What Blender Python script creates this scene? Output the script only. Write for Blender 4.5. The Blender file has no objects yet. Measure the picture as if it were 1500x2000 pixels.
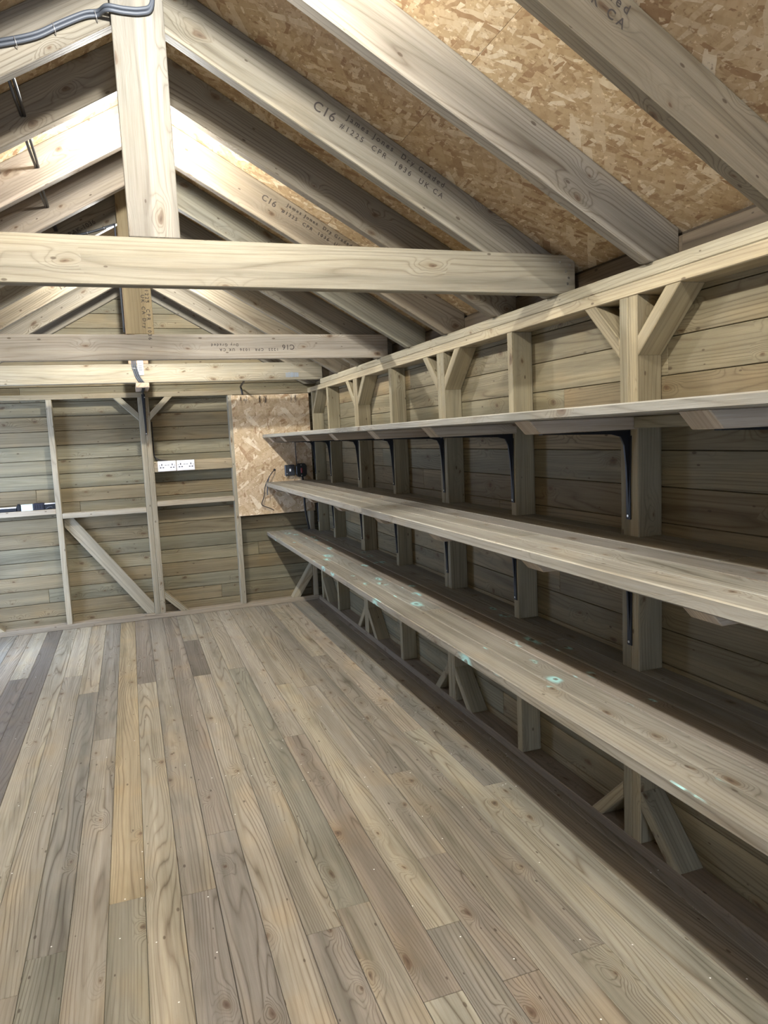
import bpy, bmesh, math, random
from mathutils import Vector, Matrix
random.seed(7)
SC = bpy.context.scene
COL = SC.collection

# ------------------------------------------------------------ camera
F_PX, YAW, PITCH, ROLL, PPX, PPY = 1409.09, 0.3312, -0.1130, -0.0472, 745.48, 1008.85
cd = bpy.data.cameras.new('camera'); cam = bpy.data.objects.new('camera', cd); COL.objects.link(cam)
cd.sensor_fit = 'VERTICAL'; cd.sensor_height = 36.0; cd.lens = F_PX / 2000 * 36.0
cd.shift_x = (750 - PPX) / 2000; cd.shift_y = (PPY - 1000) / 2000; cd.clip_start = 0.02
sy, cy, sp, cp = math.sin(YAW), math.cos(YAW), math.sin(PITCH), math.cos(PITCH)
Fw = Vector((sy * cp, cy * cp, sp)); Rt = Vector((cy, -sy, 0)); Up = Rt.cross(Fw)
cr, sr = math.cos(ROLL), math.sin(ROLL)
R2, U2 = cr * Rt + sr * Up, -sr * Rt + cr * Up
m = Matrix((R2, U2, -Fw)).transposed().to_4x4(); m.translation = (0, 0, 1.5)
cam.matrix_world = m; SC.camera = cam

# ------------------------------------------------------------ world, lights, exposure
SC.view_settings.view_transform = 'Standard'; SC.view_settings.look = 'None'
SC.view_settings.gamma = 1; SC.view_settings.use_curve_mapping = False
SC.view_settings.exposure = 2.42
W = bpy.data.worlds.new('world'); SC.world = W; W.use_nodes = True
W.node_tree.nodes['Background'].inputs[0].default_value = (0.55, 0.70, 1.0, 1)
W.node_tree.nodes['Background'].inputs[1].default_value = 1.9
P_FAR, P_NEAR = 12, 20         # watts of the two ridge lamps; the added fill lamps scale from them
LAMP_COL = (1.0, 0.995, 0.955)
# ------------------------------------------------------------ measures (metres)
D = 6.468; DB = 6.565; XR = 1.570; XB = 1.667; RX = 0.129
XL = 2 * RX - XB; XLF = 2 * RX - XR
ZS, ZP, ZP2, ZT = 0.0404, 1.9065, 1.9485, 1.9905
ZB, DV, M = 2.805, 0.169, 0.5725
TIE_T = 2.135; XS = 1.133
YBACK = -1.6
def zr(x, top=False): return ZB - M * abs(x - RX) + (DV if top else 0)

# ------------------------------------------------------------ materials
class N:
    def __init__(s, name):
        s.m = bpy.data.materials.new(name); s.m.use_nodes = True; s.t = s.m.node_tree
        s.b = s.t.nodes['Principled BSDF']
    def n(s, typ, **kw):
        o = s.t.nodes.new(typ)
        for k, v in kw.items(): setattr(o, k, v)
        return o
    def l(s, a, b): s.t.links.new(a, b)
    def val(s, x, sock):
        if isinstance(x, (int, float)): sock.default_value = x
        elif isinstance(x, tuple): sock.default_value = x if len(x) == len(sock.default_value) else x + (1,)
        else: s.l(x, sock)
    def math(s, op, a, b=0.0, c=None, clamp=False):
        o = s.n('ShaderNodeMath', operation=op); o.use_clamp = clamp
        s.val(a, o.inputs[0]); s.val(b, o.inputs[1])
        if c is not None: s.val(c, o.inputs[2])
        return o.outputs[0]
    def mix(s, f, a, b, mode='MIX'):
        o = s.n('ShaderNodeMix', data_type='RGBA', blend_type=mode)
        s.val(f, o.inputs[0]); s.val(a, o.inputs[6]); s.val(b, o.inputs[7]); return o.outputs[2]
    def smooth(s, x, lo, hi, a=0.0, b=1.0):
        o = s.n('ShaderNodeMapRange', interpolation_type='SMOOTHSTEP')
        s.val(x, o.inputs[0]); o.inputs[1].default_value = lo; o.inputs[2].default_value = hi
        o.inputs[3].default_value = a; o.inputs[4].default_value = b; return o.outputs[0]
    def scale(s, v, sc, off=(0, 0, 0), rot=0):
        o = s.n('ShaderNodeMapping'); s.l(v, o.inputs[0]); o.inputs[1].default_value = off
        o.inputs[2].default_value = (0, 0, rot); o.inputs[3].default_value = sc; return o.outputs[0]
    def noise(s, v, sc=1, det=2, rough=.5):
        o = s.n('ShaderNodeTexNoise', noise_dimensions='2D'); s.l(v, o.inputs['Vector'])
        o.inputs['Scale'].default_value = sc; o.inputs['Detail'].default_value = det
        o.inputs['Roughness'].default_value = rough; return o

def wood(name, rings=9, ringdark=0.55, specks=0.0, knots=0.45, halo=None, rough=0.68, blotch=0.35, grey=0.0):
    k = N(name)
    uv = k.n('ShaderNodeUVMap').outputs[0]
    tint = k.n('ShaderNodeAttribute', attribute_name='tint').outputs['Color']
    # knots (2D cells stretched along the grain)
    warp = k.noise(k.scale(uv, (7, 16, 1)), 1, 2)
    wv = k.n('ShaderNodeVectorMath', operation='MULTIPLY_ADD')
    k.l(warp.outputs['Color'], wv.inputs[0]); wv.inputs[1].default_value = (.3, .3, 0); k.l(k.scale(uv, (4.2, 8.5, 1)), wv.inputs[2])
    vo = k.n('ShaderNodeTexVoronoi', voronoi_dimensions='2D'); k.l(wv.outputs[0], vo.inputs['Vector']); vo.inputs['Scale'].default_value = 1
    sep = k.n('ShaderNodeSeparateColor'); k.l(vo.outputs['Color'], sep.inputs[0])
    ex = k.math('GREATER_THAN', sep.outputs[0], 1 - knots)
    size = k.math('MULTIPLY_ADD', sep.outputs[1], .075, .025)
    dist = vo.outputs['Distance']
    rel = k.math('DIVIDE', dist, size)
    knot = k.math('MULTIPLY', k.smooth(rel, .75, 1.15, 1, 0), ex)
    core = k.math('MULTIPLY', k.smooth(rel, .0, .7, 1, 0), ex)
    hal = k.math('MULTIPLY', k.smooth(rel, .9, 3.2, 1, 0), ex)
    bump = k.math('MULTIPLY', k.math('POWER', k.smooth(dist, 0, .5, 1, 0), 2.0), ex)
    # growth rings: contour lines of a stretched field, bent round the knots
    n1 = k.noise(k.scale(uv, (.55, 6.5, 1)), 1, 1.5, .45).outputs[0]
    f = k.math('ADD', k.math('MULTIPLY', n1, float(rings)), k.math('MULTIPLY', bump, rings * .38))
    sepuv = k.n('ShaderNodeSeparateXYZ'); k.l(uv, sepuv.inputs[0])
    f = k.math('ADD', f, k.math('MULTIPLY', sepuv.outputs[1], 55.0))
    f = k.math('ADD', f, k.math('MULTIPLY', k.noise(k.scale(uv, (3, 30, 1)), 1, 2).outputs[0], .35))
    fr = k.math('FRACT', f)
    ring = k.math('POWER', k.math('ABSOLUTE', k.math('MULTIPLY_ADD', fr, 2, -1)), 4.0)
    ringamp = k.math('MULTIPLY', ring, k.smooth(k.noise(k.scale(uv, (.8, 9, 1), (5, 3, 0)), 1, 2).outputs[0], .25, .75, .25, 1))
    fine = k.noise(k.scale(uv, (9, 420, 1)), 1, 3, .6).outputs[0]
    fib = k.noise(k.scale(uv, (2.5, 90, 1)), 1, 3, .6).outputs[0]
    bl = k.noise(k.scale(uv, (1.6, 9, 1), (9, 1, 0)), 1, 3, .6).outputs[0]
    bl2 = k.noise(k.scale(uv, (3.1, 5, 1), (2, 7, 0)), 1, 2, .5).outputs[0]
    c = k.mix(k.math('MULTIPLY', ringamp, ringdark), tint, k.mix(1.0, tint, (.40, .34, .28), 'MULTIPLY'))
    c = k.mix(k.smooth(fine, .35, .75, 0, .28), c, k.mix(1.0, c, (.62, .55, .47), 'MULTIPLY'))
    c = k.mix(k.smooth(fib, .3, .8, 0, .42), c, k.mix(1.0, c, (.62, .58, .52), 'MULTIPLY'))
    c = k.mix(k.smooth(bl, .45, .78, 0, blotch), c, k.mix(1.0, c, (.62, .63, .58), 'MULTIPLY'))
    c = k.mix(k.smooth(bl2, .5, .8, 0, blotch * .8), c, k.mix(1.0, c, (1.18, 1.04, .84), 'MULTIPLY'))
    c = k.mix(k.math('MULTIPLY', hal, .4), c, k.mix(1.0, c, (.74, .64, .52), 'MULTIPLY'))
    st = k.noise(k.scale(uv, (.22, 17, 1), (3, 8, 0)), 1, 2, .5).outputs[0]
    c = k.mix(k.smooth(st, .42, .66, 0, .55), c, k.mix(1.0, c, (.66, .66, .63), 'MULTIPLY'))
    c = k.mix(k.smooth(st, .52, .30, 0, .5), c, k.mix(1.0, c, (1.22, 1.2, 1.12), 'MULTIPLY'))
    # pin knots and short checks
    vk = k.n('ShaderNodeTexVoronoi', voronoi_dimensions='2D'); k.l(k.scale(uv, (7, 15, 1), (1, 2, 0)), vk.inputs['Vector']); vk.inputs['Scale'].default_value = 1
    sk = k.n('ShaderNodeSeparateColor'); k.l(vk.outputs['Color'], sk.inputs[0])
    pin = k.math('MULTIPLY', k.smooth(k.math('DIVIDE', vk.outputs['Distance'], k.math('MULTIPLY_ADD', sk.outputs[1], .05, .03)), .6, 1.2, 1, 0), k.math('GREATER_THAN', sk.outputs[0], .8))
    c = k.mix(k.math('MULTIPLY', pin, .75), c, k.mix(1.0, tint, (.20, .15, .11), 'MULTIPLY'))
    if specks:
        vs = k.n('ShaderNodeTexVoronoi', voronoi_dimensions='2D'); k.l(k.scale(uv, (11, 11, 1), (4, 4, 0)), vs.inputs['Vector']); vs.inputs['Scale'].default_value = 1
        ss = k.n('ShaderNodeSeparateColor'); k.l(vs.outputs['Color'], ss.inputs[0])
        c = k.mix(k.math('MULTIPLY', k.math('LESS_THAN', vs.outputs['Distance'], .028), k.math('GREATER_THAN', ss.outputs[0], 1 - specks)), c, (.85, .85, .82))
    if halo:
        sel = k.math('MULTIPLY', k.math('GREATER_THAN', sep.outputs[2], .25), k.smooth(rel, 1.3, 3.6, 1, 0))
        sel = k.math('MULTIPLY', k.math('MULTIPLY', sel, ex), k.smooth(k.noise(k.scale(uv, (9, 26, 1)), 1, 2).outputs[0], .38, .52))
        c = k.mix(k.math('MULTIPLY', sel, .8), c, halo)
    c = k.mix(k.math('MULTIPLY', knot, .72), c, k.mix(1.0, tint, (.42, .30, .22), 'MULTIPLY'))
    c = k.mix(k.math('MULTIPLY', core, .65), c, (.045, .026, .016))
    k.l(c, k.b.inputs['Base Color']); k.b.inputs['Roughness'].default_value = rough
    k.b.inputs['Specular IOR Level'].default_value = .32
    bp = k.n('ShaderNodeBump'); bp.inputs['Strength'].default_value = .35; bp.inputs['Distance'].default_value = .002
    h = k.math('ADD', k.math('MULTIPLY', fine, .6), k.math('MULTIPLY', ringamp, -.5))
    k.l(h, bp.inputs['Height']); k.l(bp.outputs[0], k.b.inputs['Normal'])
    return k.m

def osb_mat(name, cols, sc=1.0):
    k = N(name)
    uv = k.n('ShaderNodeUVMap').outputs[0]
    wn = k.noise(k.scale(uv, (14, 14, 1)), 1, 2)
    wv = k.n('ShaderNodeVectorMath', operation='MULTIPLY_ADD')
    k.l(wn.outputs['Color'], wv.inputs[0]); wv.inputs[1].default_value = (.012, .012, 0); k.l(uv, wv.inputs[2])
    base = None; H = None
    for i, (rot, thr) in enumerate(((.3, -1), (1.1, .3), (-.5, .35), (1.9, .5), (.05, .45), (-1.0, .55), (.7, .8))):
        s1, s2 = ((11, 30), (16, 52), (20, 70), (13, 56), (26, 80), (15, 50), (9, 34))[i]; s1 *= sc; s2 *= sc
        mp = k.n('ShaderNodeMapping', vector_type='TEXTURE'); k.l(wv.outputs[0], mp.inputs[0])
        mp.inputs[1].default_value = (i * 3.7, i * 1.3, 0); mp.inputs[2].default_value = (0, 0, rot)
        mp.inputs[3].default_value = (1 / s1, 1 / s2, 1)
        vo = k.n('ShaderNodeTexVoronoi', voronoi_dimensions='2D', distance='CHEBYCHEV'); k.l(mp.outputs[0], vo.inputs['Vector']); vo.inputs['Scale'].default_value = 1
        vo.inputs['Randomness'].default_value = .9
        sep = k.n('ShaderNodeSeparateColor'); k.l(vo.outputs['Color'], sep.inputs[0])
        rp = k.n('ShaderNodeValToRGB'); k.l(sep.outputs[1], rp.inputs[0])
        e = rp.color_ramp.elements; e[0].position = 0; e[0].color = cols[0] + (1,); e[1].position = 1; e[1].color = cols[-1] + (1,)
        for j in range(1, len(cols) - 1):
            q = e.new(j / (len(cols) - 1)); q.color = cols[j] + (1,)
        g = k.noise(mp.outputs[0], 1, 2); g.inputs['Scale'].default_value = 1
        gm = k.n('ShaderNodeMapping'); k.l(mp.outputs[0], gm.inputs[0]); gm.inputs[3].default_value = (5, .5, 1); k.l(gm.outputs[0], g.inputs['Vector'])
        col = k.mix(k.smooth(g.outputs[0], .35, .75, 0, .4), rp.outputs[0], k.mix(1.0, rp.outputs[0], (.72, .62, .5), 'MULTIPLY'))
        edge = k.smooth(vo.outputs['Distance'], .40, .54, 0, .30)
        col = k.mix(edge, col, k.mix(1.0, col, (.6, .48, .36), 'MULTIPLY'))
        if base is None: base = col; H = sep.outputs[2]
        else:
            mk = k.math('MULTIPLY', k.math('GREATER_THAN', sep.outputs[0], thr), k.math('LESS_THAN', vo.outputs['Distance'], .47))
            base = k.mix(mk, base, col)
            H = k.math('ADD', k.math('MULTIPLY', H, k.math('SUBTRACT', 1, mk)), k.math('MULTIPLY', sep.outputs[2], mk))
    sp = k.noise(k.scale(uv, (60, 60, 1)), 1, 3, .7).outputs[0]
    base = k.mix(k.smooth(sp, .60, .72, 0, .6), base, (.20, .11, .05))
    sp2 = k.noise(k.scale(uv, (38, 38, 1), (4, 4, 0)), 1, 3, .7).outputs[0]
    base = k.mix(k.smooth(sp2, .62, .72, 0, .5), base, (.86, .72, .50))
    k.l(base, k.b.inputs['Base Color']); k.b.inputs['Roughness'].default_value = .62
    bp = k.n('ShaderNodeBump'); bp.inputs['Strength'].default_value = .4; bp.inputs['Distance'].default_value = .002
    k.l(H, bp.inputs['Height']); k.l(bp.outputs[0], k.b.inputs['Normal'])
    return k.m

def plain(name, col, rough=.5, metal=0.0, emit=0, noise=.0):
    k = N(name); b = k.b
    if noise:
        tc = k.n('ShaderNodeTexCoord').outputs['Object']
        o = k.n('ShaderNodeTexNoise'); k.l(tc, o.inputs['Vector']); o.inputs['Scale'].default_value = 40
        k.l(k.mix(k.smooth(o.outputs[0], .3, .7, 0, noise), col + (1,), tuple(c * .5 for c in col) + (1,)), b.inputs['Base Color'])
    else: b.inputs['Base Color'].default_value = col + (1,)
    b.inputs['Roughness'].default_value = rough; b.inputs['Metallic'].default_value = metal
    if emit: b.inputs['Emission Color'].default_value = col + (1,); b.inputs['Emission Strength'].default_value = emit
    return k.m

M_RAFT = wood('sawn_rafter_timber', 11, .85, knots=.46)
M_TIE = wood('sawn_tie_timber', 9, .6, knots=.40)
M_STUD = wood('framing_timber', 10, .6, knots=.30)
M_CLAD = wood('cladding_boards', 10, .8, knots=.40, blotch=.55)
M_FLOOR = wood('floor_boards', 13, 1.0, .12, .34, blotch=.6, rough=.6)
M_SHELF = wood('shelf_boards', 12, .8, knots=.40, blotch=.5, rough=.58)
M_SHELFB = wood('stained_shelf_boards', 12, .8, knots=.50, halo=(.40, .74, .74), blotch=.5, rough=.58)
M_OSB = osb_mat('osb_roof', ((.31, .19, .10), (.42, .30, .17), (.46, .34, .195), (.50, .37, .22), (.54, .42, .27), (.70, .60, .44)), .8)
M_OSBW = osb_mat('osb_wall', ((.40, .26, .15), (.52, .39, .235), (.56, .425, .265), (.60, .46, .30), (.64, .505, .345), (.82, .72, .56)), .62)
M_BLACK = plain('black_steel', (.012, .014, .018), .45, .3)
M_INK = plain('stamp_ink', (.055, .045, .038), .8)
M_CABLE = plain('grey_cable', (.075, .085, .105), .5)
M_DCABLE = plain('dark_cable', (.02, .02, .023), .45)
M_WHITE = plain('white_plastic', (.85, .85, .90), .3)
M_CLIP = plain('galvanised_clip', (.6, .6, .62), .3, .8)
M_BOX = plain('dark_grey_plastic', (.035, .04, .05), .35)
M_PALE = plain('pale_blue_card', (.62, .82, .90), .6)
M_PAPER = plain('paper', (.80, .86, .92), .7)
M_RED = plain('red_plastic', (.25, .02, .02), .4)
M_LAMP = plain('lamp_diffuser', (1.0, .95, .86), .4, 0, 4)
M_STEEL = plain('screw_steel', (.55, .55, .52), .35, .9)

# ------------------------------------------------------------ mesh builder
def rtint(base, v=.06, h=.03):
    k = 1 + random.uniform(-v, v); a = random.uniform(-h, h)
    return (base[0] * k * (1 + a), base[1] * k, base[2] * k * (1 - a))
T_RAFT, T_TIE, T_STUD = (.35, .315, .25), (.43, .40, .31), (.44, .385, .26)
T_CLAD, T_SHELF = (.33, .275, .17), (.44, .425, .375)

class MB:
    def __init__(s): s.v = []; s.f = []; s.uv = []; s.t = []; s.sm = []
    def prism(s, poly, ext, grain, tint=(.5, .42, .3), bevel=.0026, off=None):
        bm = bmesh.new(); ext = Vector(ext); g = Vector(grain).normalized()
        a = [bm.verts.new(Vector(p)) for p in poly]; b = [bm.verts.new(Vector(p) + ext) for p in poly]
        n = len(a); bm.faces.new(a[::-1]); bm.faces.new(b)
        for i in range(n): bm.faces.new((a[i], a[(i + 1) % n], b[(i + 1) % n], b[i]))
        bmesh.ops.recalc_face_normals(bm, faces=bm.faces[:])
        if bevel: bmesh.ops.bevel(bm, geom=bm.edges[:], offset=bevel, segments=1, affect='EDGES', profile=.5)
        bm.normal_update()
        ou, ov = off or (random.uniform(0, 60), random.uniform(0, 60))
        base = len(s.v); bm.verts.index_update()
        s.v += [v.co.copy() for v in bm.verts]
        ref = Vector((.31, .17, .93))
        for f in bm.faces:
            nn = f.normal; sd = nn.cross(g)
            if sd.length < .35:
                ax = g.orthogonal().normalized(); bx = g.cross(ax)
                uv = [(p.vert.co.dot(ax) + ou, p.vert.co.dot(bx) + ov) for p in f.loops]
            else:
                sd.normalize(); k = (1.37 if abs(nn.z) > .7 else 2.91 if abs(nn.x) > .7 else 0) * (1 if nn.dot(ref) > 0 else -1)
                uv = [(p.vert.co.dot(g) + ou, p.vert.co.dot(sd) + ov + k) for p in f.loops]
            s.f.append([base + v.index for v in f.verts]); s.uv.append(uv); s.t.append(tint); s.sm.append(False)
        bm.free(); return s
    def box(s, x0, x1, y0, y1, z0, z1, grain=(1, 0, 0), tint=(.5, .42, .3), bevel=.0026, off=None):
        return s.prism([(x0, y0, z0), (x1, y0, z0), (x1, y1, z0), (x0, y1, z0)], (0, 0, z1 - z0), grain, tint, bevel, off)
    def tube(s, pts, r, seg=8):
        P = [Vector(p) for p in pts]
        if len(P) > 2:
            Q = []
            for i in range(len(P) - 1):
                p0, p1, p2, p3 = P[max(i - 1, 0)], P[i], P[i + 1], P[min(i + 2, len(P) - 1)]
                for j in range(6):
                    t = j / 6; Q.append(.5 * ((2 * p1) + (p2 - p0) * t + (2 * p0 - 5 * p1 + 4 * p2 - p3) * t * t + (3 * p1 - p0 - 3 * p2 + p3) * t ** 3))
            P = Q + [P[-1]]
        base = len(s.v); up = Vector((.2, .9, .37)).normalized()
        for i, p in enumerate(P):
            d = (P[min(i + 1, len(P) - 1)] - P[max(i - 1, 0)]).normalized()
            a = d.cross(up).normalized() if abs(d.dot(up)) < .97 else d.orthogonal().normalized(); b = d.cross(a)
            for j in range(seg):
                w = 2 * math.pi * j / seg; s.v.append(p + r * (math.cos(w) * a + math.sin(w) * b))
        for i in range(len(P) - 1):
            for j in range(seg):
                k = (j + 1) % seg
                s.f.append([base + i * seg + j, base + i * seg + k, base + (i + 1) * seg + k, base + (i + 1) * seg + j])
        s.f.append([base + j for j in range(seg)][::-1]); s.f.append([base + (len(P) - 1) * seg + j for j in range(seg)])
        while len(s.uv) < len(s.f): s.uv.append([(0, 0)] * len(s.f[len(s.uv)])); s.t.append((.5, .5, .5)); s.sm.append(True)
        return s
    def disc(s, c, axis, r, h, seg=14):
        c = Vector(c); d = Vector(axis).normalized(); a = d.orthogonal().normalized(); b = d.cross(a)
        base = len(s.v)
        for q in (0, h):
            for j in range(seg):
                w = 2 * math.pi * j / seg; s.v.append(c + d * q + r * (math.cos(w) * a + math.sin(w) * b))
        for j in range(seg):
            k = (j + 1) % seg; s.f.append([base + j, base + k, base + seg + k, base + seg + j])
        s.f.append([base + j for j in range(seg)][::-1]); s.f.append([base + seg + j for j in range(seg)])
        while len(s.uv) < len(s.f): s.uv.append([(0, 0)] * len(s.f[len(s.uv)])); s.t.append((.5, .5, .5)); s.sm.append(False)
        return s
    def build(s, name, mat, parent=None, origin=None):
        o_ = Vector(origin) if origin else Vector((0, 0, 0))
        me = bpy.data.meshes.new(name)
        me.from_pydata([tuple(v - o_) for v in s.v], [], s.f)
        me.uv_layers.new(name='UVMap'); me.attributes.new('tint', 'FLOAT_COLOR', 'CORNER')
        fu, fc = [], []
        for fi, f in enumerate(s.f):
            for j in range(len(f)): fu += list(s.uv[fi][j]); fc += [c * .74 for c in s.t[fi]] + [1.0]
        me.uv_layers['UVMap'].data.foreach_set('uv', fu); me.attributes['tint'].data.foreach_set('color', fc)
        for p, q in zip(me.polygons, s.sm): p.use_smooth = q
        me.materials.append(mat); me.update()
        o = bpy.data.objects.new(name, me); COL.objects.link(o)
        if parent: o.parent = parent; o.location = o_ - parent.location
        else: o.location = o_
        return o

def tag(o, label, cat, group=None):
    o['label'] = label; o['category'] = cat
    if group: o['group'] = group
    return o
def struct(o): o['kind'] = 'structure'; return o
def empty(name, loc, label, cat, group=None):
    o = bpy.data.objects.new(name, None); COL.objects.link(o); o.location = loc; o.empty_display_size = .05
    return tag(o, label, cat, group)
def cen(mb):
    n = len(mb.v); c = sum(mb.v, Vector()) / n; return c
def timber(name, mb, mat, label, cat, group=None, parent=None):
    o = mb.build(name, mat, parent, cen(mb))
    if not parent: tag(o, label, cat, group)
    return o

# ------------------------------------------------------------ floor
PAL = dict(pale=(.50, .455, .355), yel=(.50, .42, .275), grey=(.325, .30, .25), brn=(.34, .29, .23), grn=(.33, .315, .25),
           dark=(.215, .19, .155), pink=(.46, .405, .325), mid=(.42, .375, .295), lil=(.32, .295, .26))
FL = {-7: [(9, 'mid')], -6: [(5.2, 'dark'), (9, 'pale')], -5: [(9, 'dark')], -4: [(1.9, 'mid'), (9, 'pale')], -3: [(2.1, 'grey'), (5.09, 'mid'), (9, 'pale')],
      -2: [(2.24, 'grn'), (4.686, 'grey'), (9, 'pale')], -1: [(3.886, 'pink'), (9, 'grey')], 0: [(2.422, 'grn'), (9, 'yel')],
      1: [(4.713, 'pale'), (9, 'brn')], 2: [(2.372, 'lil'), (9, 'grey')], 3: [(2.719, 'lil'), (9, 'brn')], 4: [(4.706, 'pink'), (5.6, 'dark'), (9, 'mid')],
      5: [(2.021, 'lil'), (9, 'mid')], 6: [(2.1, 'mid'), (4.742, 'grn'), (9, 'mid')], 7: [(1.645, 'pale'), (3.497, 'brn'), (9, 'pink')],
      8: [(1.9, 'grey'), (4.29, 'pale'), (9, 'mid')], 9: [(1.631, 'brn'), (2.25, 'brn'), (4.187, 'pink'), (9, 'mid')], 10: [(2.9, 'mid'), (9, 'grey')],
      11: [(1.647, 'pale'), (4.755, 'grey'), (9, 'pale')], 12: [(3.3, 'pale'), (9, 'pink')], 13: [(2.629, 'pale'), (9, 'grey')], 14: [(9, 'mid')], 15: [(3.1, 'mid'), (9, 'brn')]}
fb = MB()
E0, PW = -.1835, .1146
for i in range(-11, 13 + 3):
    segs = FL.get(i) or [(random.uniform(.5, 3), 'mid'), (9, 'grey')]
    y = YBACK
    x0 = max(E0 + i * PW, XL + .002); x1 = min(E0 + (i + 1) * PW, XB)
    if x1 - x0 < .01: continue
    if segs[0][0] > 2.5: segs = [(random.uniform(-.6, .9), random.choice(('mid', 'grey', 'pink')))] + segs
    for ye, c in segs:
        ye = min(ye, DB)
        if ye - y < .02: continue
        fb.box(x0 + .0006, x1 - .0006, y + .0006, ye - .0006, -.02, random.uniform(-.0012, 0), (0, 1, 0), rtint(tuple(q * .97 + .04 for q in PAL[c]), .06), .0016)
        y = ye
fb.box(XL, XB, YBACK, DB, -.05, -.021, (0, 1, 0), (.1, .08, .06), 0)
struct(fb.build('floor', M_FLOOR))

# ------------------------------------------------------------ cladding walls
CP = .1193
def clad_rows(z0=1.656):
    k = math.floor(z0 / CP); z = z0 - k * CP - CP
    while z < 3.1: yield z; z += CP
JT = .0022
# right wall
wr = MB(); z = 1.648 - 14 * .121
while z < 2.07:
    za, zb = max(z, -.02), min(z + .121, 2.072)
    if zb - za > .01:
        y = YBACK
        while y < DB:
            ye = min(DB + .015, y + random.uniform(2.4, 4.8))
            if DB - ye < .5: ye = DB + .015
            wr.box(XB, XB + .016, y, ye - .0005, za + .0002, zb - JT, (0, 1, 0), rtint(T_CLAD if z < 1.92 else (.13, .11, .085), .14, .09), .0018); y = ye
    z += .121
wr.box(XB + .017, XB + .03, YBACK, DB + .03, -.02, 2.0828, (0, 1, 0), (.08, .06, .04), 0)  # unseen backing sheet, added to stop light leaking at joints and eaves
struct(wr.build('wall_right', M_CLAD))
# far wall with gable
wf = MB()
for z in clad_rows():
    za, zb = max(z, -.02), z + CP - JT - .0012
    if zb <= 0: continue
    def hw(zz): return min(XB - RX, (ZB + DV - .002 - zz) / M)
    if hw(zb) <= .03: continue
    cuts = [-hw(za), hw(za)]
    if random.random() < .35 and z < 1.9: cuts = [-hw(za), random.uniform(-1, 1), hw(za)]
    for a, b in zip(cuts, cuts[1:]):
        la = a if abs(a + hw(za)) > 1e-6 else -hw(zb); lb = b if abs(b - hw(za)) > 1e-6 else hw(zb)
        bt = .0006
        wf.prism([(RX + a + bt, DB, za), (RX + b - bt, DB, za), (RX + lb - bt, DB, zb), (RX + la + bt, DB, zb)], (0, .016, 0), (1, 0, 0),
                 rtint((.32, .28, .185), .13, .07), .003)
wf.prism([(XL, DB + .017, -.02), (XB, DB + .017, -.02), (XB, DB + .017, 2.09), (RX, DB + .017, ZB + DV - .005), (XL, DB + .017, 2.09)], (0, .012, 0), (1, 0, 0), (.08, .06, .04), 0)  # unseen backing added behind the boards against light leaks
struct(wf.build('wall_back', M_CLAD))
# left wall with a side doorway (outside the frame)
wl = MB(); z = 1.648 - 14 * .121
while z < 2.07:
    za, zb = max(z, -.02), min(z + .121, 2.072)
    if zb - za > .01:
        for a, b in (((YBACK, 5.40), (6.22, DB)) if za < 1.9 else ((YBACK, DB),)):
            wl.box(XL - .016, XL, a, b, za + .0002, zb - JT, (0, 1, 0), rtint(T_CLAD, .09, .05), .003)
    z += .121
for a, b in ((YBACK, 5.40), (6.22, DB)): wl.box(XL - .03, XL - .017, a, b, -.02, 2.0828, (0, 1, 0), (.08, .06, .04), 0)
wl.box(XL - .03, XL - .017, 5.40, 6.22, 1.94, 2.0828, (0, 1, 0), (.08, .06, .04), 0)  # backing behind the left boards, also added as a light block
struct(wl.build('wall_left', M_CLAD))
# front wall behind the camera, doorway in its middle
wn = MB()
for z in clad_rows():
    za, zb = max(z, -.02), z + CP - JT
    if zb <= 0: continue
    def hw(zz): return min(XB - RX, (ZB + DV - .002 - zz) / M)
    if hw(zb) <= .03: continue
    for s in ((-1, 1) if za < 1.9 else (0,)):
        if s: a, b, la, lb = (-hw(za), -.36, -hw(zb), -.36) if s < 0 else (.36, hw(za), .36, hw(zb))
        else: a, b, la, lb = -hw(za), hw(za), -hw(zb), hw(zb)
        wn.prism([(RX + a, YBACK - .016, za), (RX + b, YBACK - .016, za), (RX + lb, YBACK - .016, zb), (RX + la, YBACK - .016, zb)], (0, .016, 0), (1, 0, 0), rtint(T_CLAD, .09, .05), .003)
for s in (-1, 1):
    q = [(RX + s * .36, YBACK - .03, -.02), (RX + s * (XB - RX), YBACK - .03, -.02), (RX + s * (XB - RX), YBACK - .03, 2.07), (RX + s * .36, YBACK - .03, 2.07)]
    wn.prism(q, (0, .012, 0), (1, 0, 0), (.08, .06, .04), 0)
wn.prism([(XL, YBACK - .03, 1.93), (XB, YBACK - .03, 1.93), (XB, YBACK - .03, 2.09), (RX, YBACK - .03, ZB + DV), (XL, YBACK - .03, 2.09)], (0, .012, 0), (1, 0, 0), (.08, .06, .04), 0)  # unseen backing of the front wall, added to keep light out
struct(wn.build('wall_front', M_CLAD))

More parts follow.
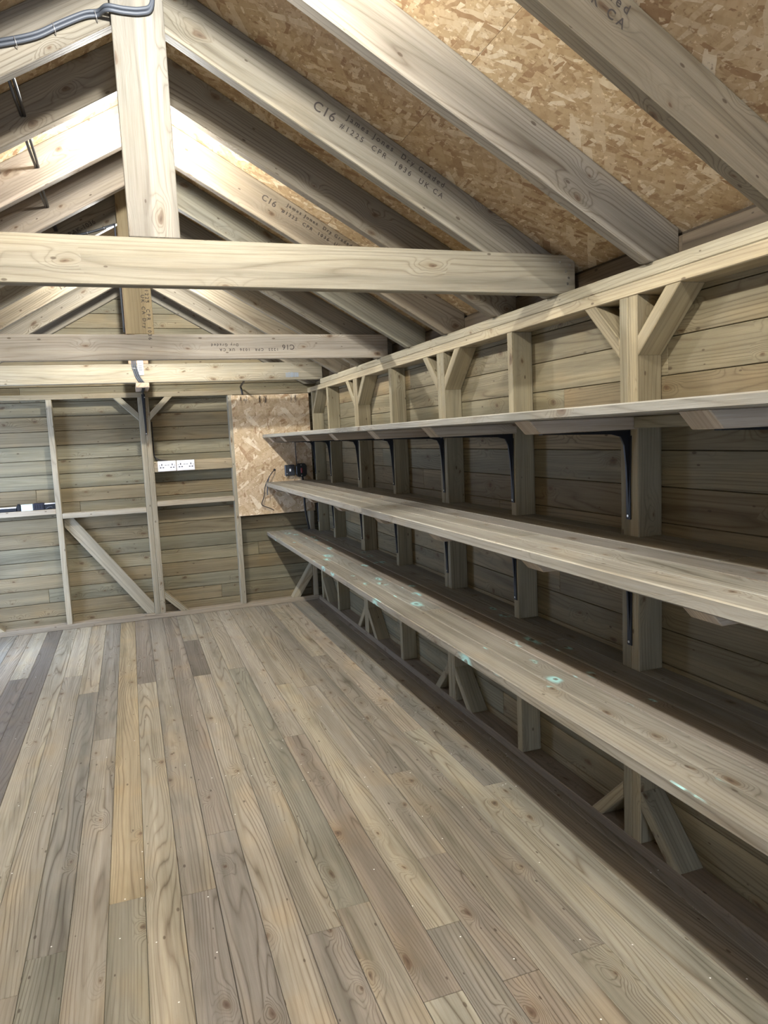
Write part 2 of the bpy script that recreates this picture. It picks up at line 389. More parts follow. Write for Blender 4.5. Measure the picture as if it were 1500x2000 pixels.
# ------------------------------------------------------------ roof sheets
rf = MB()
ang = math.atan(M)
for s in (-1, 1):
    xe = 1.72
    y = YBACK - .1; first = True
    while y < DB + .1:
        ye = min(y + (1.9 if first else 2.44), DB + .1); first = False
        for (xa, xb) in ((0.0, .84), (.84, xe)):
            p = lambda x, dz: (RX + s * x, y, ZB + DV + .0015 - M * x + dz)
            g = Vector((s * math.cos(ang), 0, -math.sin(ang)))
            rf.prism([p(xa + .0008, 0), p(xb - .0008, 0), p(xb - .0008, .012), p(xa + .0008, .012)], (0, ye - y - .0016, 0), (0, 1, 0), (.5, .4, .3), 0)
        y = ye
    rf.prism([(RX, YBACK - .12, ZB + DV + .016), (RX + s * xe, YBACK - .12, ZB + DV + .016 - M * xe), (RX + s * xe, YBACK - .12, ZB + DV + .04 - M * xe), (RX, YBACK - .12, ZB + DV + .04)],
             (0, DB - YBACK + .3, 0), (0, 1, 0), (.1, .1, .1), 0)  # unseen cover sheet added over the roof boards to block light
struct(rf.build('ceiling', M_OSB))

# ------------------------------------------------------------ wall plates
def plate(name, a, label, tint=None, g=(0, 1, 0), mat=None, grp=None):
    return timber(name, MB().box(*a, g, rtint(tint or T_STUD, .04)), mat or M_STUD, label, 'timber', grp)
plate('sole_plate', (XR, XB, YBACK, D, 0, ZS), 'long sole plate on the floor along the shelved right wall', (.35, .295, .23))
plate('top_plate', (XR, XB, YBACK, DB, ZP, ZP2 - .0004), 'lower of the two stacked top plates on the right wall studs', (.54, .475, .335))
plate('top_plate', (XR, XB, YBACK, 6.0, ZP2 + .0004, ZT), 'upper of the two stacked top plates, under the rafters of the right wall', (.52, .465, .335))
plate('sole_plate', (XLF, XR, D, DB, 0, ZS), 'sole plate on the floor along the back wall', (.50, .44, .35), (1, 0, 0))
plate('top_plate', (XLF, XR, D, DB, ZP, ZP2), 'top plate across the back wall studs under the farthest tie beam', (.43, .375, .26), (1, 0, 0))
plate('sole_plate', (XL, XLF, YBACK, 5.39, 0, ZS), 'sole plate on the floor along the left wall', None)
plate('top_plate', (XL, XLF, YBACK, DB, ZP, ZP2), 'lower top plate on the left wall, mostly out of view')
plate('top_plate', (XL, XLF, YBACK, 6.0, ZP2, ZT), 'upper top plate on the left wall under the left rafters')

# ------------------------------------------------------------ right wall studs, braces
Y0, S = 2.051, .7537
ORD = ['nearest', 'second', 'third', 'fourth', 'fifth', 'sixth', 'seventh']
def rstud(ya, label, grp='right wall studs'):
    return timber('stud', MB().box(XR, XB - .001, ya, ya + .0436, ZS + .0003, ZP - .0003, (0, 0, 1), rtint(T_STUD, .05)), M_STUD, label, 'timber', grp)
rstud(Y0 - S - .045, 'stud of the right wall just outside the right edge of the picture')
rstud(Y0 - .045, 'far stud of the big near pair on the right wall, brace on its left')
rstud(Y0 - .0905, 'near stud of the big near pair on the right wall, brace on its right')
rstud(Y0 + S - .045, 'single right wall stud between the near pair and the middle pair')
rstud(Y0 + 2 * S - .045, 'far stud of the middle pair on the right wall')
rstud(Y0 + 2 * S - .0905, 'near stud of the middle pair on the right wall')
rstud(Y0 + 3 * S - .045, 'single right wall stud between the middle pair and the far pair')
rstud(Y0 + 4 * S - .045, 'far stud of the small far pair on the right wall')
rstud(Y0 + 4 * S - .0905, 'near stud of the small far pair on the right wall')
rstud(Y0 + 5 * S - .045, 'thin single right wall stud between the far pair and the corner')
rstud(6.30, 'right wall stud standing in the far corner beside the OSB panel')
def tri(t0, s, top):
    z = (lambda d: ZP - d) if top else (lambda d: ZS + d)
    return [(t0, z(.193)), (t0 + s * .193, z(0)), (t0 + s * .129, z(0)), (t0, z(.129))]
def rbrace(t0, s, top, label):
    q = [(XR + .0005, a, b) for a, b in tri(t0, s, top)]
    g = Vector((0, s, 1 if top else -1))
    timber('corner_brace', MB().prism(q, (XB - XR - .002, 0, 0), g, rtint(T_STUD, .05)), M_STUD, label, 'brace', 'right wall corner braces')
for k, nm in ((0, 'near'), (2, 'middle'), (4, 'far')):
    yf, yn = Y0 + k * S, Y0 + k * S - .0905
    rbrace(yf, 1, True, f'upper brace left of the {nm} stud pair under the right top plate')
    rbrace(yn, -1, True, f'broad upper brace right of the {nm} stud pair under the right top plate')
    rbrace(yf, 1, False, f'lower brace left of the {nm} stud pair, below the bottom shelf')
    rbrace(yn, -1, False, f'lower brace right of the {nm} stud pair, below the bottom shelf')
rbrace(6.30, -1, True, 'upper brace of the far corner stud on the right wall')
rbrace(6.30, -1, False, 'lower brace of the far corner stud on the right wall')
# packing batten under the top shelf
timber('batten', MB().box(XR - .02, XR - .0005, 1.325, 1.955, 1.482, 1.5195, (0, 1, 0), rtint(T_STUD)), M_STUD,
       'short batten under the top shelf, right of the near stud pair', 'timber')

# ------------------------------------------------------------ shelves
def shelf(zt, th, label, name, nb, xf, dz=0.0):
    root = empty('wall_shelf', (1.35, 3.0, zt - th), label, 'shelf', 'long shelves of the right wall')
    wbd = (XR - .0005 - xf) / nb
    yend = D if zt > .9 else DB
    if zt > .9: yend = D - .0135
    for i in range(nb):
        x0 = xf + i * wbd; y = -1.2
        js = {0: [3.62], 1: [2.2], 2: [4.1], 3: [1.5, 5.2]}[i % 4]
        if zt > 1.4: js = [j + .55 for j in js]
        if zt < .9: js = [3.98 if i == 0 else j + .9 for j in js]
        for ye in js + [yend]:
            t = rtint(T_SHELF, .08)
            if i == 2: t = rtint((.34, .31, .27), .05)
            MB().box(x0 + .0005, x0 + wbd - .0007, y + .0004, ye - .0004, zt - th, zt, (0, 1, 0), t, .0035).build('shelf_board', M_SHELFB if zt < .9 else M_SHELF, root)
            y = ye
    # pieces between the studs
    edges = [1.297, Y0 - .0905 - 1e-3, Y0 + 1e-3, Y0 + S - .046, Y0 + S + 1e-3, Y0 + 2 * S - .0915, Y0 + 2 * S + 1e-3, Y0 + 3 * S - .046, Y0 + 3 * S + 1e-3,
             Y0 + 4 * S - .0915, Y0 + 4 * S + 1e-3, Y0 + 5 * S - .046, Y0 + 5 * S + 1e-3, 6.299]
    prev = -1.2
    ed = [-1.2, 1.2515] + edges
    for a, b in zip(ed[::2], ed[1::2]):
        MB().box(XR + .0005, XB - .0015, a, b, zt - th, zt - .001, (0, 1, 0), rtint(T_SHELF, .08), .002).build('back_strip', M_SHELF, root)
    return root
shelf(1.549, .028, 'thin top shelf on the right wall, its pale edge at eye level', 'top', 4, XS)
shelf(1.1235, .037, 'thick middle shelf on the right wall, lit pale along its front', 'middle', 4, XS)
shelf(.664, .036, 'bottom shelf on the right wall with turquoise stained knots', 'bottom', 4, XS)

def bracket(yc, zs, label, grp):
    root = empty('shelf_bracket', (XR, yc, zs - .33), label, 'bracket', grp)
    zb = zs - .043
    MB().prism([(1.165, yc - .047, zs - .0003), (XR - .001, yc - .047, zs - .0003), (XR - .001, yc - .047, zb), (1.205, yc - .047, zb)], (0, .094, 0), (1, 0, 0), rtint((.62, .52, .40), .05)).build('support_block', M_STUD, root)
    w = .011
    b = MB()
    b.box(1.235, XR - .001, yc - w, yc + w, zb - .004, zb - .0003, tint=(.5,) * 3, bevel=.0006)
    b.box(XR - .005, XR - .0008, yc - w, yc + w, zb - .30, zb - .0004, tint=(.5,) * 3, bevel=.0006)
    # pressed rib, deep at the corner and tapering out along both arms
    b.prism([(1.26, yc - .004, zb - .004), (1.50, yc - .004, zb - .013), (1.535, yc - .004, zb - .022), (1.549, yc - .004, zb - .05), (1.557, yc - .004, zb - .12),
             (XR - .004, yc - .004, zb - .285), (XR - .004, yc - .004, zb - .004)], (0, .008, 0), (1, 0, 0), (.5,) * 3, .0006)
    b.prism([(XR - .0055, yc - .017, zb - .02), (XR - .0055, yc + .017, zb - .02), (XR - .0055, yc + .006, zb - .29), (XR - .0055, yc - .006, zb - .29)], (.0045, 0, 0), (0, 0, 1), (.5,) * 3, .0005)
    b.build('steel_arm', M_BLACK, root)
    for dz in (.035, .288):
        MB().disc((XR - .0055, yc + .009 * (dz < .1), zb - dz), (-1, 0, 0), .0045, .0022, 8).build('screw', M_STEEL, root)
NM = {-1: 'stud just right of the picture', 0: 'near stud pair', 1: 'single stud next after the near pair', 2: 'middle stud pair', 3: 'single stud next after the middle pair',
      4: 'far stud pair', 5: 'thin single stud by the far corner', 6: 'far corner stud'}
for k in range(-1, 7):
    yc = Y0 + k * S - (.0455 if k in (0, 2, 4) else .0225)
    if k == 6: yc = 6.323
    bracket(yc, 1.521, f'steel bracket and block under top shelf, {NM[k]}', 'brackets under the top shelf')
    bracket(yc, 1.0865, f'steel bracket and block under middle shelf, {NM[k]}', 'brackets under the middle shelf')

# ------------------------------------------------------------ back wall framing
def fstud(xa, label, z0=ZS, z1=ZP):
    return timber('stud', MB().box(xa, xa + .0436, D, DB - .001, z0 + .0003, z1 - .0003, (0, 0, 1), rtint((.53, .475, .36), .04)), M_STUD, label, 'timber', 'back wall studs')
fstud(-.605, 'leftmost visible stud of the back wall, right of the shelf holding small boxes')
fstud(.1035, 'left stud of the central pair on the back wall')
fstud(.1490, 'right stud of the central pair on the back wall, beside the sockets')
fstud(.852, 'back wall stud along the left edge of the OSB panel')
fstud(1.524, 'back wall stud in the right corner, below the shelves')
fstud(-1.311, 'back wall stud in the left corner outside the picture')
def frail(x0, x1, z0, z1, label, y0=D, y1=DB - .001, tint=(.60, .54, .43)):
    timber('rail', MB().box(x0, x1, y0, y1, z0, z1, (1, 0, 0), rtint(tint, .03)), M_STUD, label, 'timber', 'back wall rails')
frail(-1.266, -.6055, .975, 1.018, 'pale cross rail at the left holding small boxes')
frail(-.560, .103, .932, .975, 'pale cross rail between the left stud and the central pair')
frail(.194, .8515, .976, 1.019, 'cross rail between the central studs and the OSB panel, under the sockets')
frail(.194, .8515, 1.270, 1.360, 'deep upright board behind the two white sockets', y1=D + .045, tint=(.62, .50, .33))
def fbrace(q, label, g):
    timber('corner_brace', MB().prism([(a, D + .0005, b) for a, b in q], (0, DB - D - .002, 0), g, rtint((.52, .46, .33), .05)), M_STUD, label, 'brace', 'back wall corner braces')
fbrace(tri(.103, -1, True), 'upper brace left of the central stud pair, back wall', (1, 0, -1))
fbrace(tri(.194, 1, True), 'upper brace right of the central stud pair, back wall', (1, 0, 1))
fbrace(tri(.194, 1, False), 'lower brace right of the central stud pair at the back wall floor', (1, 0, -1))
fbrace(tri(-1.2665, 1, False), 'lower brace at the foot of the back wall, cut by the left picture edge', (1, 0, -1))
fbrace([(1.5235, .355), (1.321, ZS), (1.392, ZS), (1.5235, .235)], 'lower brace in the right corner of the back wall, lit pale', (1, 0, 1.3))
# long diagonal board
a = Vector((-.530, 0, .915)); b = Vector((.070, 0, .085)); dd = (b - a).normalized(); nn = Vector((-dd.z, 0, dd.x)) * .0455
timber('diagonal_board', MB().prism([(-.558, D + .05, .931), (-.482, D + .05, .931), (.102, D + .05, .128), (.102, D + .05, ZS + .001), (.040, D + .05, ZS + .001), (-.558, D + .05, .858)], (0, .02, 0), dd, (.49, .45, .35)), M_STUD,
       'wide diagonal board in the lower bay left of the central studs', 'brace')
# OSB panel
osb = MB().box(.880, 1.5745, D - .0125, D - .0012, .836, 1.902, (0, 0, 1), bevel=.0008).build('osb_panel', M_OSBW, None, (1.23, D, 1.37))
tag(osb, 'tan OSB panel fixed in the right corner of the back wall', 'board')
def marks(parent, pts, y, r=.0016, name='ink_mark'):
    o = MB()
    for (x, z, l, t) in pts: o.prism([(x - r, y, z), (x + r, y, z), (x + r + t, y, z - l), (x - r + t, y, z - l)], (0, .0006, 0), (0, 0, 1), (.5,) * 3, 0)
    ob = o.build(name, M_INK, parent); ob['label'] = 'worn black ink marks'
pts = []
for cx, n, l in ((.985, 7, .05), (1.155, 16, .075), (1.44, 8, .055)):
    for i in range(n):
        pts.append((cx + random.uniform(-.04, .04), 1.895 - random.uniform(0, .03), random.uniform(.3, 1) * l, random.uniform(-.008, .008)))
marks(osb, pts, D - .0133)

# ------------------------------------------------------------ roof timbers
def rafter(y, side, label, tint=None, th=.045):
    xs = (ZB - ZT) / M; xe = XB - RX
    q = [(0, ZB), (xs, ZT + .0003), (xe, ZT + .0003), (xe, ZB + DV - M * xe), (0, ZB + DV)]
    q = [(RX + side * (a + .0004), y, b) for a, b in q]
    return timber('rafter', MB().prism(q, (0, th, 0), (side, 0, -M), rtint(tint or T_RAFT, .05), .0025), M_RAFT, label, 'rafter',
                  'right slope rafters' if side > 0 else 'left slope rafters')
RY = [1.394, 1.883, 2.4445, 2.885, 3.405, 3.92, 4.4765, 4.92, 5.44, 6.0655, 6.519]
RL = ['rafter crossing the top right corner, nearest of the right slope', 'knotty second nearest rafter of the right slope', 'stamped rafter of the right slope behind the near tie beam end',
      'dark rafter of the right slope, first behind the near truss', 'stamped rafter of the right slope, second behind the near truss', 'rafter of the right slope, third behind the near truss',
      'right slope rafter fixed behind the second tie beam', 'right slope rafter, first beyond the second truss', 'right slope rafter, second beyond the second truss',
      'right slope rafter fixed behind the farthest tie beam', 'right slope rafter against the back gable boards']
LL = ['left slope rafter nearest the entrance, out of view', 'left slope rafter before the near truss, out of view', 'left slope rafter of the near truss with grey cables clipped to it',
      'dark left slope rafter, first behind the near truss', 'left slope rafter with the first bright underside, second behind the near truss', 'left slope rafter, third behind the near truss',
      'left slope rafter with clipped cables fixed behind the second tie beam', 'left slope rafter, first beyond the second truss', 'left slope rafter, second beyond the second truss',
      'left slope rafter fixed behind the farthest tie beam', 'left slope rafter against the back gable boards']
TN = {0: (.30, .265, .20), 1: (.38, .345, .29), 2: (.345, .32, .26), 3: (.30, .26, .20), 4: (.30, .26, .20), 5: (.38, .355, .28)}
RR, RLft = [], []
for i, y in enumerate(RY):
    RR.append(rafter(y, 1, RL[i], TN.get(i))); RLft.append(rafter(y, -1, LL[i], {2: (.345, .32, .27), 3: (.27, .235, .185), 4: (.33, .285, .24), 5: (.40, .35, .29)}.get(i)))
def tie(y, x1, label, tint):
    return timber('tie_beam', MB().box(2 * RX - x1, x1, y, y + .0445, ZT + .0005, TIE_T, (1, 0, 0), tint, .003), M_TIE, label, 'beam', 'tie beams')
T1 = tie(2.399, 1.642, 'nearest and largest tie beam crossing the whole picture', (.42, .385, .30))
T2 = tie(4.431, 1.62, 'second tie beam with an upside down grade stamp', (.62, .56, .48))
T3 = tie(6.02, 1.60, 'farthest tie beam just above the back wall framing', (.50, .46, .36))
def post(y, xa, xb, label, tint):
    zt = lambda x: zr(x, True) - .001
    q = [(xa, y, TIE_T + .0005), (xb, y, TIE_T + .0005), (xb, y, zt(xb)), (RX, y, zt(RX)), (xa, y, zt(xa))]
    return timber('king_post', MB().prism(q, (0, .0445, 0), (0, 0, 1), tint, .0025), M_TIE, label, 'post', 'king posts')
for i, (x, z) in enumerate(((1.600, 2.075), (1.612, 2.052), (1.606, 2.030), (1.575, 2.108), (1.618, 2.098))):
    MB().disc((x, 2.399, z), (0, -1, 0), .0045, .0012, 10).build('nail_head', M_STEEL, T1, (x, 2.399, z))
K1 = post(2.399, .054, .2056, 'large near king post standing on the nearest tie beam', (.37, .345, .30))
K2 = post(4.431, .040, .193, 'yellowish king post on the second tie beam, stamped lengthways', (.56, .45, .27))
K3 = post(6.02, .052, .200, 'farthest king post showing just below the second tie beam', (.50, .36, .25))

# ------------------------------------------------------------ grade stamps
def stamp(parent, lines, origin, xdir, zdir, size, name='grade_stamp'):
    """lines: (text, dx, dz, scale); xdir reading direction, zdir up direction of letters"""
    X = Vector(xdir).normalized(); Z = Vector(zdir).normalized(); Yn = X.cross(Z)  # points away from reader
    vs, fs = [], []
    for t, dx, dz, sc in lines:
        cu = bpy.data.curves.new('t', 'FONT'); cu.body = t; cu.size = size * sc; cu.space_character = 1.5 if sc < 1 else 1.12; cu.offset = .0004
        ob = bpy.data.objects.new('t', cu); COL.objects.link(ob)
        bpy.context.view_layer.update()
        me = bpy.data.meshes.new_from_object(ob.evaluated_get(bpy.context.evaluated_depsgraph_get()))
        b = len(vs)
        for v in me.vertices: vs.append(Vector(origin) + X * (v.co.x + dx) + Z * (v.co.y + dz))
        for p in me.polygons: fs.append([b + i for i in p.vertices])
        bpy.data.objects.remove(ob); bpy.data.curves.remove(cu); bpy.data.meshes.remove(me)
    me = bpy.data.meshes.new(name); me.from_pydata([tuple(v - parent.location) for v in vs], [], fs)
    me.materials.append(M_INK); o = bpy.data.objects.new(name, me); COL.objects.link(o); o.parent = parent
    o['label'] = 'black ink grade stamp'; return o
gr = (1, 0, -M); gu = (M, 0, 1)
LT = [('C16', 0, -.008, 1.5), ('James Jones  Dry Graded', .115, .028, .85), ('#1225  CPR  1036  UK CA', .105, -.008, .85)]
stamp(RR[2], LT, (.668, 2.4438, 2.592), gr, gu, .030)
stamp(RR[4], LT, (.665, 3.4043, 2.600), gr, gu, .026)
stamp(RR[0], [('Dry Graded', -.23, .012, .9), ('UK CA', -.13, -.022, .9)], (1.10, 1.3933, 2.362), gr, gu, .034)
stamp(T2, [('C16', 0, 0, 1.5), ('1225  CPR  1036  UK CA', .10, .02, .8), ('Dry Graded', .34, -.008, .8)], (1.01, 4.4303, 2.072), (-1, 0, 0), (0, 0, -1), .028)
stamp(K2, [('C16', -.13, 0, 1.5), ('1225  CPR  1036', 0, .010, .9), ('UK CA Dry', .03, -.014, .9)], (.150, 4.4303, 2.385), (0, 0, -1), (1, 0, 0), .03)
glr = (-1, 0, -M); glu = (-M, 0, 1)
stamp(RLft[6], [('C16-1225-RAK-1036', 0, 0, 1)], (-.36, 4.4758, 2.585), (1, 0, M), (-M, 0, 1), .035)
stamp(RLft[7], [('C16-1225-RAK', 0, 0, 1.1)], (-.05 - .30, 4.9193, 2.53), (1, 0, M), (-M, 0, 1), .045)
stamp(RLft[8], [('1225 C16', 0, 0, 1.1)], (-.35, 5.4393, 2.57), (1, 0, M), (-M, 0, 1), .045)

# ------------------------------------------------------------ cables
def clip(parent, p, d, w, face='y', name='cable_clip'):
    d = Vector(d).normalized(); p = Vector(p)
    MB().tube([p - d * w, p - d * w * .5 + Vector((0, -.011, 0)), p + d * w * .5 + Vector((0, -.011, 0)), p + d * w], .0014, 6).build(name, M_CLIP, parent)
r = .0058
ct = empty('twin_cable', (-.2, 2.44, 2.7), 'pair of grey cables clipped along the near truss at the top left', 'cable')
pa = [(-.45, 2.433, 2.60), (-.33, 2.433, 2.655), (-.25, 2.433, 2.676), (-.16, 2.433, 2.706), (-.09, 2.433, 2.745), (-.02, 2.433, 2.781), (.02, 2.430, 2.79), (.045, 2.39, 2.787), (.09, 2.388, 2.785), (.14, 2.388, 2.789), (.172, 2.388, 2.81), (.182, 2.388, 2.90)]
for dz in (0, -.0125): MB().tube([(x, y, z + dz) for x, y, z in pa], r).build('cable', M_CABLE, ct)
for x, z in ((-.213, 2.678), (-.106, 2.728), (.012, 2.778)): clip(ct, (x, 2.438, z), (-.25, 0, 1), .017)
HX = ((2.4895, 2.885, -.251, 2.655), (2.930, 3.405, -.262, 2.665), (3.450, 3.92, -.275, 2.66), (3.965, 4.4765, -.28, 2.70))
for i, (ya, yb, x, z) in enumerate(HX):
    e = empty('cable_run', (x, ya, z), f'short dark cable pair threading {["first", "second", "third", "fourth"][i]} gap between left slope rafters', 'cable', 'dark cables between left rafters')
    for dx, sag in ((-.0048, .006), (.0048, .002)):
        MB().tube([(x + dx, ya - .02, z), (x + dx * 1.5, (ya + yb) / 2, z - sag), (x + dx, yb + .012, z)], .0052).build('cable', M_DCABLE, e)
c2 = empty('twin_cable', (-.1, 4.47, 2.6), 'thin cable clipped along the left rafter of the second truss', 'cable')
MB().tube([(-.29, 4.467, 2.655), (-.22, 4.467, 2.668), (-.1, 4.467, 2.70), (.0, 4.467, 2.735), (.03, 4.46, 2.745)], .006).build('cable', M_CABLE, c2)
for x, z in ((-.2, 2.672), (-.12, 2.695), (-.03, 2.725)): clip(c2, (x, 4.471, z), (-.3, 0, 1), .014)
c3 = empty('cable_drop', (.03, 4.45, 2.4), 'grey cables running down the left side of the second king post', 'cable')
for dx in (0, .011): MB().tube([(.0275, 4.437 + dx * 1.6, 2.74), (.0285, 4.44 + dx * 1.6, 2.5), (.030, 4.44 + dx * 1.6, 2.15)], .005).build('cable', M_CABLE, c3)
c4 = empty('cable_drop', (.12, 6.01, 2.1), 'three grey cables bending down over the farthest tie beam', 'cable')
for i in range(3):
    x = .078 + i * .013
    MB().tube([(x, 6.012, 2.45), (x, 6.012, 2.16), (x + .004, 6.012, 2.11), (x + .022, 6.012, 2.04), (x + .045, 6.014, 2.0), (x + .06, 6.03, 1.985)], .0055).build('cable', M_CABLE, c4)
clip(c4, (.095, 6.017, 2.10), (1, 0, -.2), .026)
lab = MB().box(.117, .160, 6.0145, 6.0155, 2.05, 2.20, bevel=0).build('paper_label', M_PAPER, None, (.14, 6.014, 2.12))
tag(lab, 'white printed paper strip beside the cables on the farthest king post', 'label')
o = MB()
for i in range(8):
    zz = 2.185 - i * .0165; o.box(.121, .121 + random.uniform(.018, .034), 6.0138, 6.0145, zz, zz + .0045, bevel=0)
o.build('printed_line', M_INK, lab)
st = MB()
for i in range(17):
    x = 1.286 + i * .0066; st.box(x, x + random.uniform(.0015, .004), 6.0190, 6.0197, 2.010 + random.uniform(0, .004), 2.055 - random.uniform(0, .008), bevel=0)
sb = st.build('ink_stamp', plain('blue_grey_ink', (.28, .36, .48), .8), T3); sb['label'] = 'blue grey ink patch'
c5 = MB().tube([(.205, DB - .012, 1.70), (.203, DB - .012, 1.5), (.204, DB - .014, 1.42), (.215, DB - .02, 1.39), (.26, DB - .04, 1.37), (.31, D + .05, 1.362)], .0045).build('cable', M_DCABLE, None, (.2, DB, 1.4))
tag(c5, 'thin black cable running down the right central stud to the sockets', 'cable')
c5b = MB().tube([(.205, DB - .02, 1.41), (.225, DB - .03, 1.375), (.25, D + .06, 1.366), (.29, D + .052, 1.361)], .0045).build('cable', M_DCABLE, c5)
c6 = MB().tube([(.945, 6.04, 2.0), (.955, 6.2, 1.99), (.965, 6.42, 1.975), (.975, D - .008, 1.955), (.982, D - .006, 1.905)], .008).build('cable', M_DCABLE, None, (.97, 6.4, 1.95))
tag(c6, 'black cable dropping behind the top of the OSB panel', 'cable')
c7 = MB().tube([(1.222, D - .018, 1.228), (1.20, D - .035, 1.215), (1.165, D - .04, 1.17), (1.125, D - .035, 1.09), (1.11, D - .03, 1.0), (1.085, D - .03, .935), (1.10, D - .03, .915), (1.165, D - .035, .885), (1.19, D - .035, .868)], .0038).build('cable', M_DCABLE, None, (1.15, D, 1.05))
tag(c7, 'dark loose cable tail hanging out of a hole in the OSB panel', 'cable')
MB().tube([(1.165, D - .038, 1.17), (1.145, D - .045, 1.10), (1.14, D - .045, 1.01)], .0045).build('cable_end', M_CABLE, c7)
MB().disc((1.222, D - .0125, 1.23), (0, -1, 0), .011, .0012).build('cable_hole', M_DCABLE, c7)
c8 = MB().tube([(1.47, D - .03, 1.165), (1.475, D - .032, 1.0), (1.478, D - .03, .86), (1.49, D - .025, .78), (1.505, D - .015, .70), (1.508, D - .015, .668)], .009).build('cable', M_DCABLE, None, (1.47, D, .9))
tag(c8, 'thick black cable hanging below the black switch box behind the middle shelf', 'cable')
c8b = MB().tube([(1.425, D - .02, 1.27), (1.424, D - .019, 1.40), (1.423, D - .019, 1.518)], .0035).build('cable', M_DCABLE, None, (1.42, D, 1.4))
tag(c8b, 'thin dark cable rising above the switch boxes under the top shelf', 'cable')
c9 = MB().tube([(1.47, DB - .012, .50), (1.50, DB - .03, .51), (1.512, DB - .05, .55), (1.512, DB - .05, .60)], .007).build('cable', M_DCABLE, None, (1.5, DB, .55))
tag(c9, 'short black cable end under the far end of the bottom shelf', 'cable')

# ------------------------------------------------------------ sockets and switch boxes
def socket(x0, label):
    e = empty('double_socket', (x0, D, 1.27), label, 'socket', 'white double sockets')
    x1 = x0 + .150; y = D - .010
    MB().box(x0, x1, y, D - .0004, 1.274, 1.362, bevel=.0025).build('faceplate', M_WHITE, e)
    for cx in (x0 + .032, x1 - .032):
        for dx, dz, w, h in ((0, .012, .004, .0075), (-.011, -.012, .0065, .004), (.011, -.012, .0065, .004)):
            MB().box(cx + dx - w, cx + dx + w, y - .0008, y + .001, 1.318 + dz - h, 1.318 + dz + h, bevel=0).build('pin_hole', M_BOX, e)
    for cx, c in ((x0 + .013, 1), (x1 - .013, 1)):
        MB().box(cx - .0055, cx + .0055, y - .003, y + .001, 1.318 - .008, 1.318 + .009, bevel=.001).build('rocker_switch', M_WHITE, e)
        MB().box(cx - .004, cx + .004, y - .0036, y - .0028, 1.322, 1.326, bevel=0).build('switch_mark', M_BOX, e)
    for dx in (-.011, .011):
        MB().box(x0 + .075 + dx - .008, x0 + .075 + dx + .008, y - .0008, y + .001, 1.325, 1.329, bevel=0).build('usb_port', M_BOX, e)
socket(.224, 'left white double socket on the deep rail')
socket(.3795, 'right white double socket on the deep rail')
e = empty('switch_box', (1.36, D, 1.16), 'dark grey square switch box on the OSB, left of the black round-cornered box', 'switch')
MB().box(1.312, 1.402, D - .045, D - .0135, 1.170, 1.268, bevel=.005).build('casing', M_BOX, e)
MB().box(1.352, 1.366, D - .050, D - .044, 1.208, 1.232, bevel=.002).build('rocker_switch', M_WHITE, e)
for x, z in ((1.328, 1.190),): MB().disc((x, D - .0452, z), (0, -1, 0), .005, .002).build('screw', M_STEEL, e)
e = empty('isolator_box', (1.46, D, 1.15), 'black isolator box with a dark red switch under the top shelf', 'switch')
MB().prism([(1.412, D - .06, 1.175), (1.43, D - .06, 1.155), (1.49, D - .06, 1.155), (1.508, D - .06, 1.175), (1.508, D - .06, 1.255), (1.49, D - .06, 1.275), (1.43, D - .06, 1.275), (1.412, D - .06, 1.255)], (0, .046, 0), (0, 0, 1), bevel=.004).build('casing', plain('black_plastic', (.012, .014, .014), .4), e)
MB().box(1.452, 1.466, D - .068, D - .059, 1.19, 1.235, bevel=.002).build('rotary_switch', M_RED, e)
for z in (1.262, 1.168): MB().disc((1.457, D - .0605, z), (0, -1, 0), .005, .002).build('screw', M_STEEL, e)

# ------------------------------------------------------------ bracket with block on the central studs
e = empty('shelf_bracket', (.15, 6.3, 1.94), 'black steel bracket with pale block on the central studs of the back wall', 'bracket')
MB().box(.094, .194, 6.00, D - .001, 1.952, 1.9895, (0, 1, 0), (.72, .58, .46)).build('support_block', M_STUD, e)
b = MB(); zb = 1.9515
b.box(.139, .161, 6.06, D - .001, zb - .004, zb - .0003, bevel=.0005)
b.prism([(.137, D - .006, zb - .02), (.166, D - .006, zb - .02), (.158, D - .006, 1.59), (.147, D - .006, 1.59)], (0, .005, 0), (0, 0, 1), bevel=.0005)
b.prism([(.148, 6.08, zb - .004), (.148, 6.36, zb - .02), (.148, 6.43, zb - .05), (.148, D - .014, zb - .15), (.148, D - .006, 1.60), (.148, D - .006, zb - .004)], (.008, 0, 0), (0, 0, 1), bevel=.0005)
b.build('steel_arm', M_BLACK, e)
for x, z in ((.160, 1.905), (.152, 1.60)): MB().disc((x, D - .0065, z), (0, -1, 0), .005, .002, 8).build('screw', M_STEEL, e)

# ------------------------------------------------------------ small things on the left rail
zz = 1.0185
t = MB().box(-.862, -.776, 6.475, 6.50, zz, zz + .052, bevel=.001).build('small_box', M_PALE, None, (-.82, 6.48, zz))
tag(t, 'small pale blue box standing on the left rail', 'box')
e = empty('black_case', (-.73, 6.49, zz), 'black ribbed case on the left rail, right of the pale blue box', 'box')
MB().box(-.772, -.690, 6.472, 6.53, zz, zz + .056, bevel=.005).build('case_body', plain('navy_black_plastic', (.018, .02, .035), .4), e)
for i in range(4): MB().box(-.762 + i * .018, -.754 + i * .018, 6.470, 6.473, zz + .012, zz + .044, bevel=.0006).build('rib', M_BLACK, e)
e = empty('charger', (-.65, 6.5, zz), 'flat black tray at the right end of the left rail, with a coiled lead', 'tray')
MB().prism([(-.688, 6.474, zz), (-.6075, 6.474, zz), (-.6065, 6.474, zz + .046), (-.688, 6.474, zz + .042)], (0, .006, 0), (1, 0, 0), bevel=.001).build('front_panel', M_BLACK, e)
MB().box(-.688, -.608, 6.480, 6.54, zz, zz + .042, bevel=.002).build('tray_body', M_BLACK, e)
MB().box(-.689, -.6065, 6.474, 6.545, zz + .0425, zz + .049, bevel=.001).build('white_lid', M_WHITE, e)
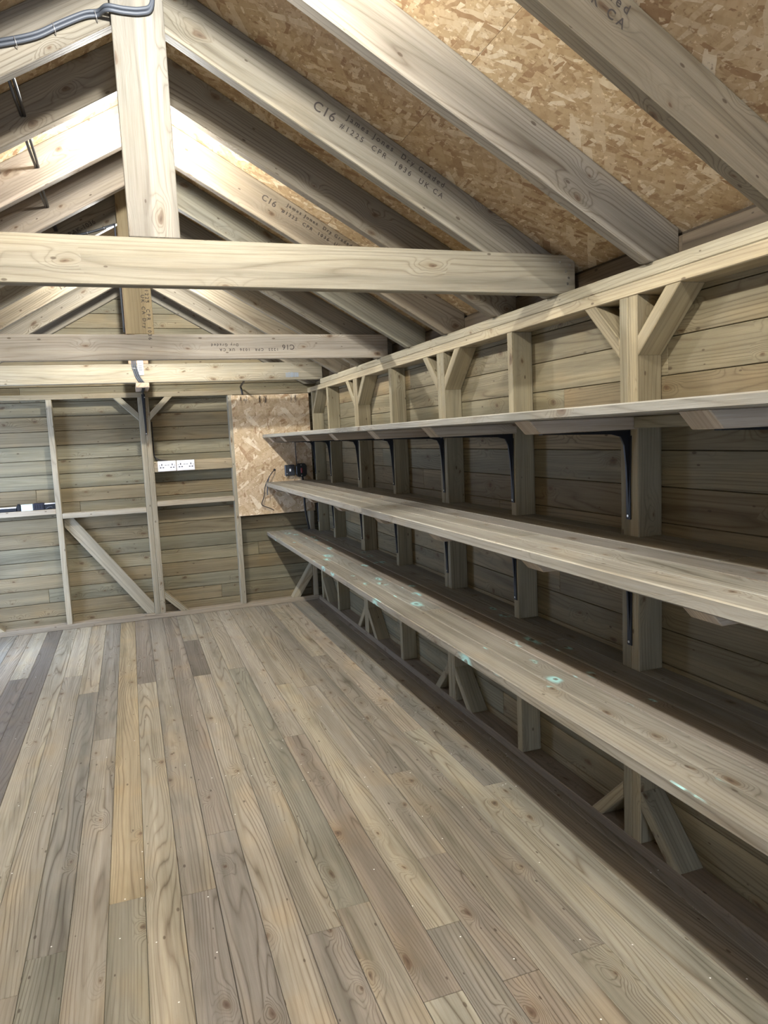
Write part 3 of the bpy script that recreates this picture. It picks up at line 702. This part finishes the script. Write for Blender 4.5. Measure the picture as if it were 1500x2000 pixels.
MB().tube([(-.675, 6.468, zz + .008), (-.66, 6.466, zz + .018), (-.64, 6.466, zz + .021), (-.628, 6.466, zz + .016)], .003).build('lead', M_CABLE, e)
e = empty('adapter_plug', (-.88, 6.49, zz), 'black plug-in adapter on the left rail, left of the pale blue box', 'plug')
MB().box(-.894, -.866, 6.474, 6.52, zz, zz + .050, bevel=.004).build('adapter_body', M_BLACK, e)
MB().disc((-.88, 6.49, zz + .05), (0, 0, 1), .010, .010).build('cable_gland', M_BLACK, e)
e = empty('flat_case', (-.96, 6.49, zz), 'low black case with a white lid at the left end of the rail', 'box')
MB().box(-1.06, -.897, 6.474, 6.54, zz, zz + .028, bevel=.002).build('case_body', M_BLACK, e)
MB().box(-1.06, -.897, 6.474, 6.54, zz + .0285, zz + .036, bevel=.001).build('lid', M_WHITE, e)

# ------------------------------------------------------------ ridge lamps, two of them added as fill
def lamp(y, z, p, label):
    e = empty('ceiling_lamp', (RX, y, z + .05), label, 'lamp', 'ridge lamps')
    MB().disc((RX, y, z + .045), (0, 0, 1), .055, .03, 24).build('lamp_base', M_WHITE, e)
    MB().disc((RX, y, z + .030), (0, 0, 1), .045, .0145, 24).build('diffuser', M_LAMP, e)
    l = bpy.data.lights.new('lamp_light', 'POINT'); l.energy = p; l.color = LAMP_COL; l.shadow_soft_size = .028
    o = bpy.data.objects.new('lamp_light', l); COL.objects.link(o); o.parent = e; o.location = (0, 0, -.05 - .002)
    if z + .09 < ZB + .1:
        MB().tube([(RX, y, z + .075), (RX, y, 2.96)], .004).build('flex', M_WHITE, e)
lamp(3.10, 2.735, P_FAR, 'white ridge lamp hidden behind the near king post')
lamp(5.18, 2.735, P_FAR * 1.9, 'added fill lamp on the ridge, hidden behind the second king post')  # unseen extra lamp, added to spread the light at the far end
lamp(-.55, 2.735, P_NEAR * 1.25, 'added fill lamp on the ridge by the entrance, behind the camera')  # unseen extra lamp, added to brighten the near floor and timbers
lamp(1.56, 2.735, P_NEAR, 'white ridge lamp above the top of the picture')
